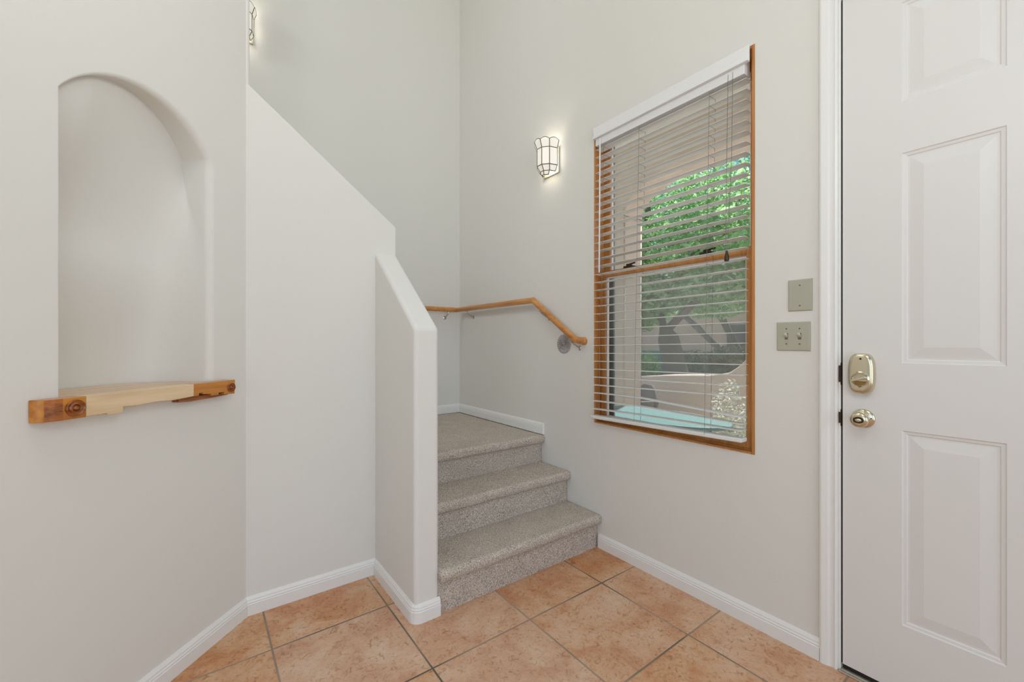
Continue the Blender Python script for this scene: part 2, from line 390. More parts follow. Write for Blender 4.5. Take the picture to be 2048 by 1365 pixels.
baseboard('baseboard_landing', [(.95, YB), (W, YB), (W, 2.165)], 1, z=.575, h=.075, label='white moulded baseboard around the carpeted landing')

# ------------------------------------------------------------------ floor finished; carpeted stair
def carpet_sheet(prof, x0, x1, name, parent, close=None, step=.009):
    """prof: points (y,z) along the run; finely divided and roughened"""
    pts = []
    for (a, b), (c, d) in zip(prof, prof[1:]):
        n = max(1, int(math.hypot(c-a, d-b)/step))
        for i in range(n): pts.append((a+(c-a)*i/n, b+(d-b)*i/n))
    pts.append(prof[-1])
    nx = int((x1-x0)/step); bm = bmesh.new(); rows = []
    N = len(pts)
    for i, (y, z) in enumerate(pts):
        a = pts[max(0, i-1)]; b = pts[min(N-1, i+1)]; dy, dz = b[0]-a[0], b[1]-a[1]; l = math.hypot(dy, dz) or 1
        ny, nz = -dz/l, dy/l
        row = []
        for k in range(nx+1):
            x = x0+(x1-x0)*k/nx
            q = noise.noise(Vector((x*95, y*95, z*95)))*.0022 + noise.noise(Vector((x*16, y*16, z*16)))*.002
            ed = min(k, nx-k)/2.0; q2 = -.006*max(0, 1-ed) 
            row.append(bm.verts.new((x, y+ny*(q+q2), z+nz*(q+q2))))
        rows.append(row)
    for a, b in zip(rows, rows[1:]):
        for k in range(nx): bm.faces.new((a[k], a[k+1], b[k+1], b[k]))
    # body below so the step is solid
    for k in (0, -1):
        vb = bm.verts.new((rows[0][k].co.x, pts[-1][0], pts[0][1]))
        bm.faces.new([r_[k] for r_ in rows]+[vb])
    return obj(name, bm, 'carpet', parent, smooth=True, angle=1.2)
stair = empty('staircase', (0, 0, 0), label='carpeted grey-brown staircase of three steps rising to a landing', cat='stairs')
RIS = (1.683, 1.935, 2.185); TOP = (.196, .388, .572)
XA, XB = .853, W
def nose(yr, zt, zb):
    rr = .021; y0 = yr-.032
    out = [(yr, zb), (yr, zt-.052)]
    cyy, czz = y0+rr, zt-rr
    out += [(y0+.012, zt-.054), (y0+.003, zt-.046)]
    for i in range(6):
        t = PI+ -PI/2*i/5
        out.append((cyy+rr*math.cos(t), czz+rr*math.sin(t)))
    return out
zb = 0
for i in range(3):
    end = RIS[i+1]+.01 if i < 2 else YB-.003
    carpet_sheet(nose(RIS[i], TOP[i], zb)+[(end, TOP[i])], XA-(.004 if i == 0 else 0), XB-.002, 'step' if i < 2 else 'landing', stair, step=.009 if i < 2 else .011)
    zb = TOP[i]-.004
for k in range(4):
    x1 = XA+.03-.25*k; bm = bmesh.new(); box(bm, x1-.29, x1, YK+.124, YB-.003, TOP[2]-.02+.19*k, TOP[2]+.19*(k+1))
    obj('step', bm, 'carpet', stair, bevel=.02)

# ------------------------------------------------------------------ window
win = empty('window_1', (W, (WY0+WY1)/2, WZ0), kind='structure', label='tall oak-framed double hung window beside the entry door')
def wobj(name, bm, m, parent=win, **kw):
    bmesh.ops.translate(bm, verts=bm.verts, vec=Vector((-W, -(WY0+WY1)/2, -WZ0))); return obj(name, bm, m, parent, **kw)
bm = bmesh.new(); fw = .013
box(bm, W-.003, W+.12, WY0, WY0+fw, WZ0, WZ1); box(bm, W-.003, W+.12, WY1-fw, WY1, WZ0, WZ1)
box(bm, W-.003, W+.12, WY0+fw, WY1-fw, WZ0, WZ0+.009); box(bm, W-.003, W+.12, WY0+fw, WY1-fw, WZ1-fw, WZ1)
# inner stops
box(bm, W+.022, W+.034, WY0+fw, WY0+fw+.006, WZ0+.02, WZ1-fw); box(bm, W+.022, W+.034, WY1-fw-.006, WY1-fw, WZ0+.02, WZ1-fw)
box(bm, W+.022, W+.034, WY0+fw+.006, WY1-fw-.006, WZ0+.009, WZ0+.014)
wobj('frame', bm, 'oakx', bevel=.0015, seg=1)
def sash(name, x0, x1, z0, z1, zb, zt, st):
    y0, y1 = WY0+fw+.001, WY1-fw-.001
    bm = bmesh.new(); box(bm, x0, x1, y0, y0+st, z0, z1); box(bm, x0, x1, y1-st, y1, z0, z1)
    box(bm, x0, x1, y0+st, y1-st, z0, z0+zb); box(bm, x0, x1, y0+st, y1-st, z1-zt, z1)
    s = wobj(name, bm, 'oakx', bevel=.002, seg=1)
    bm = bmesh.new(); g = .008; X0, X1 = (x0+x1)/2-.006, (x0+x1)/2+.006
    a, b, c, d = y0+st, y1-st, z0+zb, z1-zt
    box(bm, X0, X1, a, a+g, c, d); box(bm, X0, X1, b-g, b, c, d); box(bm, X0, X1, a+g, b-g, c, c+g); box(bm, X0, X1, a+g, b-g, d-g, d)
    obj('glazing_bead', bm, 'trim', s)
    s.children[0]['label'] = 'white glazing bead'
    bm = bmesh.new(); box(bm, (x0+x1)/2-.0015, (x0+x1)/2+.0015, a, b, c, d); obj('pane', bm, 'glass', s)
    for ch in s.children: ch.location = (0, 0, 0)
    for ch in s.children:
        ch.data.transform(Matrix.Translation((-W, -(WY0+WY1)/2, -WZ0)))
    return s
ls = sash('lower_sash', W+.036, W+.074, WZ0+.010, 1.618, .028, .036, .038)
us = sash('upper_sash', W+.078, W+.112, 1.585, WZ1-fw-.001, .036, .045, .038)
for y in (1.50, 1.05):
    bm = bmesh.new(); box(bm, W+.036, W+.072, y-.03, y+.03, 1.618, 1.628); box(bm, W+.04, W+.06, y-.014, y+.014, 1.628, 1.640); tube(bm, [(W+.05, y, 1.637), (W+.044, y-.045, 1.640)], .005, 8)
    wobj('sash_lock', bm, 'brass_dark', ls, bevel=.002)
bm = bmesh.new(); box(bm, W+.118, W+.1185, WY0+.03, WY1-.03, WZ0+.03, 1.60); wobj('insect_screen', bm, 'screen')
bm = bmesh.new(); box(bm, W+.112, W+.124, WY1-.052, WY1-fw, WZ0+.02, WZ1-fw); box(bm, W+.112, W+.124, WY0+fw, WY0+.03, WZ0+.02, WZ1-fw)
wobj('screen_frame', bm, mat('grey screen frame', srgb(130, 142, 146), .5))

# ------------------------------------------------------------------ blind
bl = empty('venetian_blind', (W, (WY0+WY1)/2, WZ1-.01), label='white slatted venetian blind hanging over the oak-framed window, bottom slats drooping', cat='blind')
def bobj(name, bm, m, parent=bl, **kw):
    bmesh.ops.translate(bm, verts=bm.verts, vec=Vector((-W, -(WY0+WY1)/2, -WZ1+.01))); return obj(name, bm, m, parent, **kw)
BY0, BY1 = .842, 1.690
def lean(z): return (2.33-z)*.028          # the blind hangs forward at the bottom
bm = bmesh.new(); box(bm, W-.032, W-.024, WY0+.010, WY1-.02, 2.385, 2.452); box(bm, W-.040, W-.020, WY0+.012, WY1-.022, 2.384, 2.400)
bobj('valance', bm, 'valance', bevel=.002, seg=2)
bm = bmesh.new(); box(bm, W-.022, W+.03, BY0+.004, BY1-.006, 2.345, 2.44); bobj('head_rail', bm, 'valance', bevel=.003, seg=2)
bm = bmesh.new()
for k in range(34):
    NS = 14; w2 = .025; th = .0018
    tilt = math.radians(0 if k != 15 else 5)
    cols = []
    for i in range(NS+1):
        y = BY1-(BY1-BY0)*i/NS; u = i/NS
        z = 2.328-.0459*k + u*.018*k/30
        if k >= 31: z += {31: -.042, 32: -.026, 33: -.008}[k]*max(0, (u-.35)/.65)
        if k == 15 and 0: z += 0
        xc = W+.012-lean(z)
        sec = []
        for j in range(5):
            v = -1+j*.5; sec.append((xc+w2*v*math.cos(tilt), z+.0016*(1-v*v)-w2*v*math.sin(tilt)))
        ring = [bm.verts.new((x, y, zz+th/2)) for x, zz in sec]+[bm.verts.new((x, y, zz-th/2)) for x, zz in sec[::-1]]
        cols.append(ring)
    for a, b in zip(cols, cols[1:]):
        for q in range(10): bm.faces.new((a[q], a[(q+1) % 10], b[(q+1) % 10], b[q]))
    bm.faces.new(cols[0]); bm.faces.new(cols[-1][::-1])
bobj('slats', bm, 'blind', smooth=True, angle=.7)
bm = bmesh.new(); xc = W+.012-lean(.77)
v = box(bm, xc-.026, xc+.026, BY0, BY1, .758, .776)
for q in v:
    if q.co.y < 1: q.co.z += .018
bobj('bottom_rail', bm, 'blind', bevel=.004, seg=2)
def yat(u): return BY1-(BY1-BY0)*u
for u in (.075, .36, .81):
    bm = bmesh.new(); y = yat(u)
    for dx in (-.0275, .0275):
        tube(bm, [(W+.012+dx, y, 2.36), (W+.012-lean(.78)+dx, y, .785)], .0009, 5)
    for k in range(34):
        z = 2.328-.0459*k+u*.018*k/30-.003; xc = W+.012-lean(z)
        if k < 31: tube(bm, [(xc-.027, y, z), (xc+.027, y, z)], .0007, 4, cap=False)
    bobj('ladder_cord', bm, 'cord')
bm = bmesh.new()
for y, x in ((.915, 0), (.895, .002)):
    tube(bm, [(W-.022, y, 2.375), (W-.026+x, y+.004, 2.0), (W-.034+x, .915+(y-.9)*.3, 1.592)], .0011, 6)
lc = bobj('lift_cord', bm, 'cord')
bm = bmesh.new(); lathe(bm, [(0, .03), (.004, .029), (.005, .02), (.009, .004), (.0105, -.012), (.008, -.018), (0, -.019)], Matrix.Translation((W-.034, .915, 1.572)), 14)
t = bobj('tassel', bm, 'brass_dark', lc, smooth=True); t['label'] = 'dark wooden cord tassel'
bm = bmesh.new(); tube(bm, [(W-.030, 1.642, 2.375), (W-.040, 1.640, 1.60)], .004, 8); bobj('tilt_wand', bm, 'valance', smooth=True)

# ------------------------------------------------------------------ entry door, casing, threshold, hardware
door = empty('door_1', (W, .514, 0), kind='structure', label='white raised-panel entry door with nickel deadbolt and knob')
def dobj(name, bm, m, parent=door, **kw):
    bmesh.ops.translate(bm, verts=bm.verts, vec=Vector((-W, -.514, 0))); return obj(name, bm, m, parent, **kw)
def panel_door():
    bm = bmesh.new(); x = W-.001; y0, y1, z0, z1 = -.406, .511, .028, 2.45
    ys = [y0, -.238, -.008, .122, .350, y1]; zs = [z0, .255, .905, 1.130, 1.832, 2.004, 2.335, z1]
    V = {}
    def v(y, z, xx=x):
        key = (round(y, 5), round(z, 5), round(xx, 5))
        if key not in V: V[key] = bm.verts.new((xx, y, z))
        return V[key]
    for i in range(5):
        for j in range(7):
            a, b, c, d = ys[i], ys[i+1], zs[j], zs[j+1]
            if i in (1, 3) and j in (1, 3, 5):
                rings = [(0, 0), (.003, .003), (.011, .0042), (.014, .0068), (.019, .0068), (.050, .0015), (.053, .0010)]
                for (q, dq), (q2, d2) in zip(rings, rings[1:]):
                    A = [(a+q, c+q), (b-q, c+q), (b-q, d-q), (a+q, d-q)]; B = [(a+q2, c+q2), (b-q2, c+q2), (b-q2, d-q2), (a+q2, d-q2)]
                    for n in range(4):
                        m = (n+1) % 4; bm.faces.new((v(*A[n], x+dq), v(*A[m], x+dq), v(*B[m], x+d2), v(*B[n], x+d2)))
                q, dq = rings[-1]; bm.faces.new((v(a+q, c+q, x+dq), v(b-q, c+q, x+dq), v(b-q, d-q, x+dq), v(a+q, d-q, x+dq)))
            else: bm.faces.new((v(a, c), v(b, c), v(b, d), v(a, d)))
    # edges and back
    vv = box(bm, x+.0005, x+.044, y0, y1, z0, z1)
    bm.faces.ensure_lookup_table()
    return bm
bm = panel_door()
# remove the front face of the backing box so that the carved face shows
for f in [f for f in bm.faces if len(f.verts) == 4 and all(abs(q.co.x-(W-.0005)) < 1e-5 for q in f.verts)]: bm.faces.remove(f)
slab = dobj('door_slab', bm, 'door')
bm = bmesh.new(); box(bm, W+.01, W+.13, .515, .5238, 0, 2.468); box(bm, W+.01, W+.13, -.4248, -.408, 0, 2.468); box(bm, W+.01, W+.13, -.408, .515, 2.453, 2.468)
box(bm, W-.002, W+.01, .5165, .5238, 0, 2.46)
jamb = dobj('jamb', bm, 'trim')
bm = bmesh.new(); box(bm, W+.002, W+.04, .5112, .5149, .03, 2.452); box(bm, W+.003, W+.04, -.405, .511, .012, .027); dobj('weather_strip', bm, 'black')
for z0, z1 in ((1.045, 1.125), (.895, .955)):
    bm = bmesh.new(); box(bm, W-.004, W+.02, .5145, .5168, z0, z1); box(bm, W-.0050, W-.0035, .5155, .522, z0+.01, z1-.01)
    dobj('strike_plate', bm, 'brass_dark', jamb)
# casing
def casing(y_in, y_out, ztop):
    """moulded section swept up the latch side and across the head"""
    bm = bmesh.new(); w = abs(y_out-y_in); sg = 1 if y_out > y_in else -1
    prof = [(0, 0), (0, .010), (.008, .013), (.010, .009), (.022, .010), (.030, .015), (w-.008, .018), (w-.002, .016), (w, .011), (w, 0)]
    a = [bm.verts.new((W-d, y_in+sg*o, 0)) for o, d in prof]; b = [bm.verts.new((W-d, y_in+sg*o, ztop+o)) for o, d in prof]
    n = len(prof)
    for i in range(n): bm.faces.new((a[i], a[(i+1) % n], b[(i+1) % n], b[i]))
    bm.faces.new(a); bm.faces.new(b[::-1]); return bm
struct('trim_1', casing(.524, .580, 2.46), 'trim', 'white moulded door casing between wall and door')
struct('trim_2', casing(-.425, -.481, 2.46), 'trim')
bm = bmesh.new(); prof = [(0, 0), (0, .010), (.008, .013), (.010, .009), (.022, .010), (.030, .015), (.048, .018), (.054, .016), (.056, .011), (.056, 0)]
L0 = [bm.verts.new((W-d, -.425-o, 2.46+o)) for o, d in prof]; L1 = [bm.verts.new((W-d, .524+o, 2.46+o)) for o, d in prof]
for i in range(len(prof)): bm.faces.new((L0[i], L0[(i+1) % 10], L1[(i+1) % 10], L1[i]))
bm.faces.new(L0); bm.faces.new(L1[::-1]); struct('trim_3', bm, 'trim')
bm = bmesh.new(); box(bm, W-.006, W+.15, -.424, .515, 0, .010); box(bm, W-.016, W-.004, -.424, .520, 0, .006); struct('trim_4', bm, 'sill', 'metal threshold strip under the entry door', bevel=.002)

# deadbolt interior: rounded shield body
HX = W-.001
def toward(mx, y, z): return Matrix.Translation((HX, y, z)) @ Matrix.Rotation(-PI/2, 4, 'Y')   # local z -> -X, local x -> z, local y -> y
def superring(hw, hh, ht, n=48, e=3.2, top=0):
    out = []
    for k in range(n):
        t = 2*PI*k/n; c, s = math.cos(t), math.sin(t)
        out.append((hw*abs(c)**(2/e)*(1 if c > 0 else -1), hh*abs(s)**(2/e)*(1 if s > 0 else -1)))
    return [(a, b*(1 if b > 0 else 1.0), ht) for a, b in out]
def rings_obj(rings, name, m, parent, y, z, **kw):
    bm = bmesh.new(); R_ = [[bm.verts.new((HX-h, y+a, z+b)) for a, b, h in rg] for rg in rings]
    n = len(R_[0])
    for p, q in zip(R_, R_[1:]):
        for k in range(n): bm.faces.new((p[k], p[(k+1) % n], q[(k+1) % n], q[k]))
    bm.faces.new(R_[0]); bm.faces.new(R_[-1][::-1])
    return dobj(name, bm, m, parent, smooth=True, **kw)
ly, lz = .4540, 1.090
lock = rings_obj([superring(.037, .071, 0), superring(.037, .071, .016), superring(.0355, .069, .023), superring(.033, .066, .0265), superring(.0295, .061, .028), superring(.024, .054, .0285)], 'deadbolt_cover', 'nickel', slab, ly, lz, angle=.9)
lock['label'] = 'polished nickel deadbolt housing'
ty, tz = ly, lz-.018
rings_obj([superring(.026, .026, .027, e=2), superring(.026, .026, .031, e=2), superring(.022, .022, .034, e=2), superring(.021, .021, .031, e=2), superring(.019, .019, .0305, e=2)], 'turn_collar', 'nickel', lock, ty, tz, angle=.5)
bm = bmesh.new()
for tt in (0,):
    ca, sa = math.cos(math.radians(-18)), math.sin(math.radians(-18))
    pts = [(-.023, -.003), (-.019, -.0045), (.019, -.0045), (.023, -.002), (.023, .002), (.019, .0045), (-.019, .0045), (-.023, .003)]
    prism(bm, pts, .03, .052, lambda a, b, f: (HX-f, ty+a*ca-b*sa, tz+a*sa+b*ca))
dobj('thumb_turn', bm, 'nickel', lock, bevel=.002)
# small pointed apron and screws
bm = bmesh.new(); prism(bm, [(-.020, -.026), (.020, -.026), (.006, -.045), (0, -.049), (-.006, -.045)], .027, .0315, lambda a, b, f: (HX-f, ly+a, lz+b)); dobj('apron', bm, mat('aged brass', srgb(158, 128, 76), .3, 1), lock, bevel=.0015)
for yy, zz in ((ly-.001, lz+.052), (ly, lz-.050)):
    bm = bmesh.new(); lathe(bm, [(0, .0300), (.0028, .0300), (.0036, .0285), (.0036, .026)], toward(0, yy, zz), 12); dobj('screw', bm, 'brass_dark' if zz > lz else 'nickel', lock)
# knob
ky, kz = .4510, .931
bm = bmesh.new(); lathe(bm, [(.033, 0), (.033, .003), (.031, .0055), (.027, .0075), (.016, .009), (.013, .012), (.012, .020), (.0135, .026), (.020, .033), (.0255, .043), (.0265, .050), (.0255, .056), (.022, .0595), (.0150, .0605), (.0145, .0590), (0, .0590)], toward(0, ky, kz), 40)
knob = dobj('door_knob', bm, 'nickel', slab, smooth=True, angle=.9); knob['label'] = 'round polished nickel door knob'
bm = bmesh.new(); lathe(bm, [(.0150, .0588), (.0150, .0612), (.0125, .0612), (.0125, .0592), (0, .0592)], toward(0, ky, kz), 32, sx=.75); dobj('lock_ring', bm, 'brass_dark', knob, smooth=True, angle=.5)
bm = bmesh.new(); lathe(bm, [(0, .0655), (.006, .065), (.0095, .063), (.0105, .0592)], toward(0, ky, kz), 24, sx=.55); dobj('lock_button', bm, 'nickel', knob, smooth=True)
bm = bmesh.new(); lathe(bm, [(0, .0085), (.0028, .0082), (.0032, .006)], toward(0, ky-.022, kz+.003), 12); dobj('screw', bm, 'brass_dark', knob)

# ------------------------------------------------------------------ wall plates
def plate_bm(hw, hh):
    bm = bmesh.new(); rr = []
    for q, d in ((0, 0), (0, .003), (.0015, .005), (.004, .006)):
        rr.append([bm.verts.new((-d, y, z)) for y, z in ((-hw+q, -hh+q), (hw-q, -hh+q), (hw-q, hh-q), (-hw+q, hh-q))])
    for a, b in zip(rr, rr[1:]):
        for k in range(4): bm.faces.new((a[k], a[(k+1) % 4], b[(k+1) % 4], b[k]))
    bm.faces.new(rr[0]); bm.faces.new(rr[-1][::-1]); return bm
def screw(parent, y, z, x=-.006):
    bm = bmesh.new(); lathe(bm, [(.0030, 0), (.0030, .0006), (.002, .0011), (0, .0012)], Matrix.Translation((x, y, z)) @ Matrix.Rotation(-PI/2, 4, 'Y'), 12)
    obj('screw', bm, 'screw', parent)
p1 = empty('blank_wall_plate', (W, .646, 1.384), label='blank putty-coloured wall plate above the light switches', cat='wall plate')
obj('plate', plate_bm(.041, .0615), 'plate', p1)
screw(p1, 0, .038); screw(p1, 0, -.041)
p2 = empty('light_switch', (W, .6695, 1.2235), label='putty-coloured double toggle light switch beside the door casing', cat='light switch')
obj('plate', plate_bm(.0585, .057), 'plate', p2)
for y in (-.023, .023):
    bm = bmesh.new(); box(bm, -.0068, -.0055, y-.0055, y+.0055, -.0125, .0125); obj('toggle_slot', bm, 'screw', p2)
    bm = bmesh.new(); v = box(bm, -.017, -.0055, y-.0045, y+.0045, -.0045, .0050)
    for q in v:
        if q.co.x < -.01: q.co.z += .0085
    obj('toggle', bm, 'toggle', p2, bevel=.001)
    screw(p2, y, .030); screw(p2, y, -.030)

# ------------------------------------------------------------------ handrail
RX, RY = W-.07, YB-.07
def rail_shape(parent):
    pts = [(-.9, RY, 2.83), (.86, RY, 1.483), (RX, RY, 1.483), (RX, 2.196, 1.484), (RX, 1.805, 1.216)]
    bm = bmesh.new(); tube(bm, pts, .0205, 20)
    return obj('rail', bm, 'oak', parent, smooth=True, angle=.8)
hr = empty('handrail', (RX, 2.6, 1.48), label='round oak handrail bending around the landing corner and down to the window', cat='handrail')
def hobj(name, bm, m, parent=hr, **kw):
    bmesh.ops.translate(bm, verts=bm.verts, vec=Vector((-RX, -2.6, -1.48))); return obj(name, bm, m, parent, **kw)
bm = bmesh.new(); tube(bm, [(-.9, RY, 2.83), (.86, RY, 1.483), (RX, RY, 1.483), (RX, 2.196, 1.484), (RX, 1.805, 1.216), (W, 1.795, 1.207)], .0205, 20); hobj('rail', bm, 'oak', smooth=True, angle=.45)
bm = bmesh.new(); lathe(bm, [(0, .024), (.012, .022), (.0205, .014), (.025, .004), (.025, 0), (0, 0)], Matrix.Translation((W, 1.793, 1.207)) @ Matrix.Rotation(-PI/2, 4, 'Y'), 24); hobj('rail_end', bm, 'oak', smooth=True, angle=.6)
def bracket(pt, wallpt):
    p = Vector(pt); w = Vector(wallpt); d = (w-p); d.z = 0; d.normalize()
    bm = bmesh.new()
    tube(bm, [p+Vector((0,0,-.020)), p+Vector((0,0,-.032)), p+d*.02+Vector((0,0,-.046)), p+d*.052+Vector((0,0,-.062)), w-d*.002+Vector((0,0,-.066))], .0045, 8)
    s = Vector((-d.y, d.x, 0)); tube(bm, [p-s*.016+Vector((0,0,-.0215)), p+s*.016+Vector((0,0,-.0215))], .0045, 8)
    m = Matrix.Translation(w+Vector((0,0,-.068))) @ (-d).to_track_quat('Z', 'Y').to_matrix().to_4x4()
    lathe(bm, [(.0, .007), (.008, .006), (.016, .002), (.016, 0)], m, 16, sx=.6 if abs(d.x) > .5 else 1, sy=1)
    hobj('bracket', bm, 'steel', smooth=True, angle=.7)
bracket((1.735, RY, 1.483), (1.735, YB, 1.483)); bracket((RX, 3.08, 1.483), (W, 3.08, 1.483))
bracket((RX, 2.115, 1.428), (W, 2.115, 1.428)); bracket((RX, 1.83, 1.233), (W, 1.83, 1.233))
bracket((.7, RY, 1.605), (.7, YB, 1.605))

# ------------------------------------------------------------------ medallion on the wall
md = empty('wall_medallion', (W, 1.971, 1.190), label='small round pewter filigree medallion on the wall under the handrail end', cat='wall ornament')
bm = bmesh.new(); n = 96; R0 = .066; rings = []
for rr in (0, .008, .014, .02, .03, .04, .05, .058, 1.0):
    ring = []
    for k in range(n):
        t = 2*PI*k/n; ra = rr if rr < .9 else R0*(1-.07*abs(math.sin(14*t/1)))
        if rr < .9 and rr > .045: ra = rr*(1-.02*abs(math.sin(14*t)))
        h = .004 + (.0022*math.cos(24*t) if rr > .01 else .003) + .0018*math.sin(rr*260)
        if rr > .9: h = .0015
        ring.append(bm.verts.new((-h, ra*math.cos(t), ra*math.sin(t))))
    rings.append(ring)
for a, b in zip(rings[1:], rings[2:]):
    for k in range(n): bm.faces.new((a[k], a[(k+1) % n], b[(k+1) % n], b[k]))
bm.faces.new(rings[1]);
back = [bm.verts.new((0, q.co.y, q.co.z)) for q in rings[-1]]
for k in range(n): bm.faces.new((rings[-1][k], rings[-1][(k+1) % n], back[(k+1) % n], back[k]))
bmesh.ops.delete(bm, geom=[q for q in bm.verts if not q.link_faces], context='VERTS')
for k in range(24):
    t = 2*PI*k/24; lathe(bm, [(0, .004), (.0026, .003), (.0034, 0)], Matrix.Translation((-.005, .052*math.cos(t), .052*math.sin(t))) @ Matrix.Rotation(-PI/2, 4, 'Y'), 8)
    t += .13; lathe(bm, [(0, .004), (.002, .003), (.0026, 0)], Matrix.Translation((-.005, .034*math.cos(t), .034*math.sin(t))) @ Matrix.Rotation(-PI/2, 4, 'Y'), 8)
lathe(bm, [(0, .010), (.005, .008), (.007, 0)], Matrix.Translation((-.005, 0, 0)) @ Matrix.Rotation(-PI/2, 4, 'Y'), 12)
obj('disc', bm, 'pewter', md)

# ------------------------------------------------------------------ sconces (local: +y out of wall, x along wall)
def sconce(loc, rz, label):
    root = empty('wall_sconce', loc, rz, label=label, cat='wall lamp', group='lantern wall sconces above the stairs')
    A = [math.radians(a) for a in (-90, -54, -18, 18, 54, 90)]
    def P(i, w, d, z): return Vector((w*math.sin(A[i]), .022+d*math.cos(A[i]), z))
    tiers = [(.090, .112, .098), (.074, .092, .055), (.074, .092, -.056), (.056, .070, -.090), (.014, .060, -.122)]
    came = bmesh.new()
    for t in range(4):
        for i in range(5):
            w0, d0, z0 = tiers[t]; w1, d1, z1 = tiers[t+1]
            if t == 3 and i not in (1, 2, 3): continue
            if t == 3: w1, d1 = .034, .062; z1 = -.112
            a, b = P(i, w0, d0, z0), P(i+1, w0, d0, z0); c, d = P(i+1, w1, d1, z1), P(i, w1, d1, z1)
            bm = bmesh.new()
            if t == 0:
                # scalloped upper edge
                top = []
                for k in range(9):
                    u = k/8; q = a.lerp(b, u); q.z += .014*math.sin(PI*u); top.append(q)
                outl = [d, c]+top[::-1]
                for p, q in zip(top, top[1:]): tube(came, [p, q], .0024, 6)
            else: outl = [a, b, c, d]
            cen = sum(outl, Vector())/len(outl); nrm = (b-a).cross(d-a).normalized()*.0008
            f = [bm.verts.new(cen+(p-cen)*.985+nrm) for p in outl]; g = [bm.verts.new(cen+(p-cen)*.985-nrm) for p in outl]
            bm.faces.new(f); bm.faces.new(g[::-1])
            for k in range(len(f)): bm.faces.new((f[k], f[(k+1) % len(f)], g[(k+1) % len(g)], g[k]))
            obj('glass_panel', bm, 'litglass', root)
            tube(came, [d, c], .0030, 6)
            if t < 3 or i > 0:
                tube(came, [a, d], .0030, 6)
            if i == 4: tube(came, [b, c], .0030, 6)
    obj('came', came, 'came', root, smooth=True)
    bm = bmesh.new(); box(bm, -.074, .074, 0, .010, -.10, .072); bp = obj('back_plate', bm, mat('sconce back plate', srgb(196, 190, 172), .4, .3), root, bevel=.003)
    bm = bmesh.new(); lathe(bm, [(0, .03), (.012, .028), (.019, .01), (.019, -.01), (.012, -.03), (.011, -.05), (0, -.05)], Matrix.Translation((0, .065, -.02)), 16)
    bl_ = obj('bulb', bm, mat('lit bulb', (1,1,1), .3, **{'Emission Color': (1, .93, .82, 1), 'Emission Strength': .8}), root, smooth=True)
    R = Matrix.Rotation(rz, 3, 'Z')
    for off, e in ((Vector((0, .030, -.01)), 1.05), (Vector((0, .060, .03)), .25)):
        lamp('sconce_light', 'POINT', Vector(loc)+R @ off, e, (1, .95, .87), shadow_soft_size=.028)
    return root
sconce((W, 2.085, 2.405), PI/2, 'faceted frosted-glass wall sconce glowing beside the window')
sconce((.222, YB, 3.305), PI, 'faceted frosted-glass wall sconce high up, half hidden behind the slanted wall')

# ------------------------------------------------------------------ niche shelf
sh = empty('corner_shelf', w45(.43, 0, 1.045), label='wooden shelf with rosette corner blocks fitted into the arched niche', cat='shelf')
def shobj(name, bm, m, parent=sh, **kw):
    """bm is in (s, p, z); turned into the slanted wall's frame so that local x runs along the shelf"""
    for v in bm.verts:
        s, p, z = v.co; v.co = Vector((-(s-.43), p*-1, z-1.045))
    o = obj(name, bm, m, parent, **kw); return o
sh.rotation_euler = (0, 0, PI/4)
ZT, ZL = 1.045, .988
bm = bmesh.new()
back = []
for i in range(29):
    t = -PI/2+PI*i/28; s = NM+NH*.99*math.sin(t); back.append((s, -max(.02, niche_depth(s, 1.05)-.003)))
plan = [(.190, 0), (.118, 0), (.118, .034), (.645, .036), (.72, .030), (.738, .018), (.744, 0), (.683, 0)] + back[::-1]
prism(bm, plan, ZT-.020, ZT, lambda a, b, f: (a, b, f)); shobj('board', bm, 'pinetop')
# left rounded corner block
bm = bmesh.new(); plan = [(.646, .0015), (.646, .046), (.690, .044), (.715, .040), (.732, .032), (.743, .018), (.747, .0015)]
prism(bm, plan, ZL-.002, ZT+.0015, lambda a, b, f: (a, b, f)); blk = shobj('corner_block', bm, 'amber', bevel=.002); blk['label'] = 'amber varnished rounded corner block'
bm = bmesh.new(); prism(bm, [(.700, .0432), (.701, .0450), (.716, .0415), (.7335, .0325), (.733, .031)], ZL, ZT, lambda a, b, f: (a, b, f)); shobj('end_grain_strip', bm, 'endgrain', blk)
def rosette(s, rad, parent, sx=1):
    bm = bmesh.new(); prof = [(0, .0075), (.15, .007), (.26, .003), (.36, .0005), (.46, .0045), (.58, .0045), (.70, .0005), (.86, .001), (.95, .0050), (1.0, .0035), (1.04, 0), (1.04, -.002)]
    m = Matrix.Translation((s, .0455, (ZT+ZL)/2)) @ Matrix.Rotation(-PI/2, 4, 'X')
    lathe(bm, [(r_*rad, h) for r_, h in prof], m, 40, sx=sx)
    return shobj('rosette', bm, M['endgrain'], parent, smooth=True, angle=1.0)
rosette(.6715, .0228, blk)
# natural front strip with a broken stepped lower edge
bm = bmesh.new()
low = [(.645, ZL), (.56, ZL), (.545, ZL-.001), (.545, ZL+.013), (.50, ZL+.010), (.44, ZL+.014), (.38, ZL+.010), (.30, ZL+.014)]
prism(bm, low+[(.300, ZT+.001), (.645, ZT+.001)], .0015, .0450, lambda a, b, f: (a, f, b)); st = shobj('front_strip', bm, 'pine', bevel=.001, seg=1); st['label'] = 'pale natural pine front strip'
bm = bmesh.new(); prism(bm, [(.590, ZL-.004), (.548, ZL-.004), (.548, ZL+.006), (.590, ZL+.004)], .010, .0465, lambda a, b, f: (a, f, b)); shobj('chip', bm, 'pine', st)
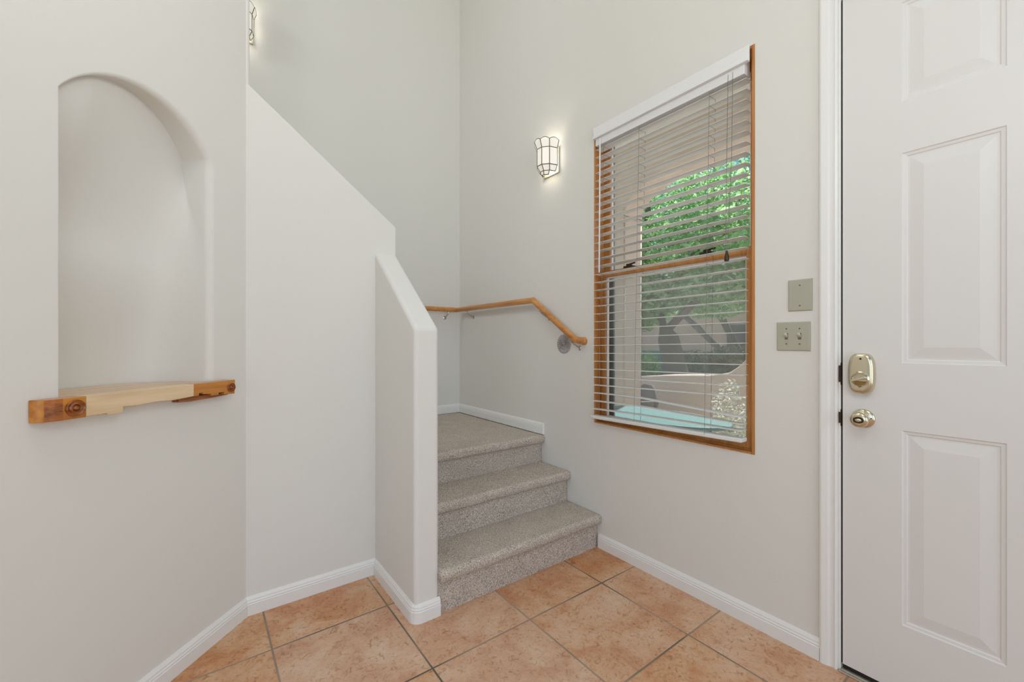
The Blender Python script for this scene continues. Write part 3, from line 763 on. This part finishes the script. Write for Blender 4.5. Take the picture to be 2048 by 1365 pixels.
# amber carved strip at the right
bm = bmesh.new()
low = [(.300, ZL+.020), (.300, ZL+.013), (.278, ZL+.013), (.278, ZL+.022), (.262, ZL+.022), (.262, ZL+.016), (.225, ZL+.014), (.225, ZL+.006), (.19, ZL+.006), (.19, ZL+.014), (.165, ZL+.014), (.165, ZL+.004), (.112, ZL+.001), (.110, ZT+.001), (.300, ZT+.001)]
prism(bm, low, .0015, .0450, lambda a, b, f: (a, f, b)); cs = shobj('carved_strip', bm, 'amber', bevel=.001, seg=1); cs['label'] = 'amber varnished strip with notched lower edge'
bm = bmesh.new(); prism(bm, [(.345, ZL-.003), (.300, ZL-.006), (.20, ZL-.004), (.13, ZL-.001), (.13, ZL+.004), (.20, ZL+.010), (.345, ZL+.013)], .0015, .030, lambda a, b, f: (a, f, b)); shobj('bracket', bm, 'endgrain', sh)
rosette(.131, .018, cs)

# ------------------------------------------------------------------ outside: porch, garden wall, tree
GZ = -.12
bm = bmesh.new(); box(bm, W+.14, 40, -30, 40, GZ-.1, GZ); struct('ground', bm, 'ground', 'pale ground outside the window')
bm = bmesh.new(); PX0, PX1 = 3.50, 3.80
# arch opening: left spring Y=2.777, rises to z=2.81
pts = [(2.777, GZ), (2.777, 2.50)]
for i in range(9):
    t = PI/2*i/8; pts.append((2.777-.75*(1-math.cos(t)), 2.50+.33*math.sin(t)))
pts += [(-1.6, 2.83), (-1.6, GZ), (-2.4, GZ), (-2.4, 3.6), (3.30, 3.6), (3.30, GZ)]
prism(bm, pts, PX0, PX1, lambda a, b, f: (f, a, b)); struct('wall_porch', bm, 'stucco', 'tan stucco porch arch seen through the blind', bevel=.03)
bm = bmesh.new(); box(bm, W+.14, PX0, -2.4, 4.5, 3.2, 3.4); struct('ceiling_porch', bm, 'ceil')
bm = bmesh.new()
top = [(4.6, .68), (3.95, .69), (3.3, .76), (2.68, .80), (2.45, .84), (2.33, .93), (2.22, 1.05), (2.05, 1.13), (1.0, 1.2), (0, 1.2), (-3, 1.2)]
prism(bm, [(4.6, GZ)]+top+[(-3, GZ)], 5.0, 5.32, lambda a, b, f: (f, a, b)); struct('wall_garden', bm, 'stucco', 'low tan stucco courtyard wall stepping up at the right', bevel=.03)

def blob(n, cen, rad, size, rnd, flat=.5):
    bm = bmesh.new()
    for _ in range(n):
        c = rnd.choice(cen) if isinstance(cen, list) else cen
        while True:
            p = Vector((rnd.uniform(-1,1), rnd.uniform(-1,1), rnd.uniform(-1,1)))
            if p.length < 1: break
        q = Vector((c[0]+p.x*c[3], c[1]+p.y*c[3], c[2]+p.z*c[4]))
        if q.z < GZ: continue
        R = Matrix.Rotation(rnd.uniform(0, 2*PI), 3, 'Z') @ Matrix.Rotation(rnd.uniform(-1, 1), 3, 'X') @ Matrix.Rotation(rnd.uniform(-1,1), 3, 'Y')
        s = size*rnd.uniform(.6, 1.3)
        vs_ = [bm.verts.new(q+R @ Vector(v)*s) for v in ((-1, 0, 0), (-.3, .42, .06), (.5, .34, .04), (1, 0, -.1), (.5, -.34, .04), (-.3, -.42, .06))]
        bm.faces.new(vs_)
    return bm
rnd = random.Random(3)
tree = empty('shade_tree', (8.55, 5.25, GZ), label='leafy green tree with dark forked trunk outside the window', cat='tree')
def tobj(name, bm, m, root):
    bmesh.ops.translate(bm, verts=bm.verts, vec=-root.location); return obj(name, bm, m, root, smooth=(m == 'bark'), angle=1.5)
bm = bmesh.new()
tube(bm, [(8.55, 5.25, GZ), (8.45, 5.3, .6), (8.35, 5.42, 1.3), (8.2, 5.6, 2.0)], .2, 12, radii=[.34, .25, .22, .2]); tobj('trunk', bm, 'bark', tree)
for pts, rr in ([[(8.2, 5.6, 1.95), (7.8, 6.1, 2.6), (7.2, 6.5, 3.4), (6.9, 6.8, 4.2)], [.17, .12, .08, .03]], [[(8.2, 5.6, 1.95), (8.6, 5.2, 2.8), (9.0, 4.6, 3.7), (9.3, 4.0, 4.6)], [.16, .12, .08, .03]], [[(8.2, 5.6, 1.9), (8.2, 5.9, 3.0), (8.3, 5.9, 4.2), (8.2, 6, 5.2)], [.14, .1, .07, .03]], [[(8.35, 5.42, 1.5), (8.3, 4.7, 2.1), (8.0, 3.9, 2.6)], [.09, .07, .03]]):
    bm = bmesh.new(); tube(bm, pts, .1, 9, radii=rr); tobj('branch', bm, 'bark', tree)
cl = [(8.2, 5.8, 4.6, 1.5, 1.0), (7.2, 6.7, 3.7, 1.1, .8), (9.0, 4.4, 4.0, 1.3, .9), (8.4, 3.4, 3.3, 1.1, .8), (8.0, 5.0, 3.2, 1.1, .7), (7.6, 6.3, 2.7, .9, .6), (8.8, 7.6, 3.2, 1.3, 1.1), (9.2, 6.8, 2.2, 1.1, .6), (7.9, 5.7, 2.2, .8, .5), (8.6, 6.7, 1.9, .9, .5), (9.0, 4.7, 2.2, .9, .5), (8.2, 4.2, 2.35, .8, .35), (8.6, 3.0, 2.2, .7, .4), (7.6, 6.7, 1.7, .65, .4)]
tobj('foliage', blob(24000, cl, 1, .075, rnd), 'leaf', tree)
def shrub(name, cen, n, size, m, label, cat, stemr=.03):
    c0 = cen[0]; root = empty(name, (c0[0], c0[1], GZ), label=label, cat=cat)
    tobj('foliage', blob(n, cen, 1, size, rnd), m, root)
    bm = bmesh.new()
    for c in cen[:4]: tube(bm, [(c0[0], c0[1], GZ), ((c0[0]+c[0])/2, (c0[1]+c[1])/2, (GZ+c[2])/2), (c[0], c[1], c[2])], stemr, 6)
    tobj('stem', bm, 'bark', root)
shrub('background_tree', [(15, 6.5, 5.6, 2.6, 2.4), (16, 4.6, 4.6, 2.2, 2.4), (14.5, 9, 5.4, 2.4, 2.2), (14, 12, 5.5, 2.6, 2.4), (16, 2.0, 6.5, 2.6, 2.2)], 12000, .16, 'leaf2', 'blue-green tree crown further back beyond the courtyard', 'tree', .12)
shrub('garden_bush', [(9.2, 7.6, .6, .6, .6), (9.5, 7.0, .5, .55, .5)], 2600, .07, 'leaf', 'green bush behind the courtyard wall, left of the trunk', 'bush')
shrub('garden_hedge', [(11.0, 6.2, .4, .8, .6), (11.2, 5.4, .5, .9, .6), (11.0, 4.7, .55, .8, .65)], 5000, .07, 'hedge', 'dusty dark hedge behind the courtyard wall, right of the trunk', 'hedge')
shrub('flowering_shrub', [(3.95, 1.93, .45, .16, .42), (4.0, 1.88, .15, .2, .3)], 1500, .022, 'pale', 'pale flowering shrub at the lower right of the window view', 'shrub', .008)

# neighbour house with garage
nb = empty('neighbour_house', (22, 10, GZ), label='pale tan neighbouring house with dark garage door beyond the tree', cat='house')
bm = bmesh.new(); box(bm, 20.5, 24.5, 3, 21, GZ, 2.9); tobj('wall', bm, 'stucco_far', nb)
bm = bmesh.new(); box(bm, 20.3, 24.7, 2.8, 21.2, 2.9, 3.3); tobj('roof_parapet', bm, 'stucco_far', nb)
bm = bmesh.new(); box(bm, 20.44, 20.5, 7.2, 10.1, GZ, 2.03); tobj('garage_door', bm, 'garage', nb)

# parked car
car = empty('parked_car', (12.4, 8.3, GZ), .7, label='small teal parked car half hidden beyond the courtyard wall', cat='car')
bm = bmesh.new(); prism(bm, [(-1.1, .25), (1.1, .25), (1.15, .6), (.75, .68), (.4, 1.02), (-.5, 1.05), (-.9, .7), (-1.15, .62)], -.75, .75, lambda a, b, f: (a, f, b)); obj('body', bm, 'teal', car, bevel=.05)
bm = bmesh.new(); prism(bm, [(-.75, .72), (.62, .72), (.36, .98), (-.46, 1.0)], -.76, .76, lambda a, b, f: (a, f, b)); obj('side_window', bm, mat('car window', srgb(190, 214, 212), .15), car)
for x in (-.7, .7):
    for y in (-.76, .62):
        bm = bmesh.new(); lathe(bm, [(0, 0), (.27, 0), (.29, .03), (.29, .11), (.27, .14), (0, .14)], Matrix.Translation((x, y+.14, .29)) @ Matrix.Rotation(PI/2, 4, 'X'), 20); obj('wheel', bm, 'black', car)

# patio chair (fan shaped back) and teal table on the porch
pc = empty('patio_chair', (4.5, 3.27, GZ), -.45, label='grey-brown patio chair with a fan-shaped back on the porch', cat='chair')
bm = bmesh.new(); fan = [(-.27, .42), (-.29, .60), (-.18, .74), (-.10, .79), (.10, .79), (.18, .74), (.29, .60), (.27, .42)]
prism(bm, fan, -.015, .015, lambda a, b, f: (f+(b-.42)*.2, a, b)); obj('backrest', bm, 'chair', pc, bevel=.008)
bm = bmesh.new(); box(bm, -.48, .0, -.28, .28, .40, .43); obj('seat', bm, 'chair', pc, bevel=.008)
for x in (-.44, -.03):
    for y in (-.25, .25):
        bm = bmesh.new(); box(bm, x-.02, x+.02, y-.02, y+.02, 0, .41 if x < -.1 else .62); obj('leg', bm, 'chair', pc)
for y in (-.31, .31):
    bm = bmesh.new(); box(bm, -.46, .02, y-.03, y+.03, .60, .62); obj('armrest', bm, 'chair', pc, bevel=.008)
tb = empty('patio_table', (3.0, 1.98, GZ), 0, label='teal patio table just outside the bottom of the window', cat='table')
bm = bmesh.new(); prism(bm, [(.33*math.cos(2*PI*k/40), .08+.60*math.sin(2*PI*k/40)) for k in range(40)], .70, .725, lambda a, b, f: (a, b, f)); obj('tabletop', bm, 'teal', tb, bevel=.008)
for x in (-.17, .17):
    for y in (-.28, .44):
        bm = bmesh.new(); box(bm, x-.015, x+.015, y-.015, y+.015, 0, .70); obj('leg', bm, 'teal', tb)
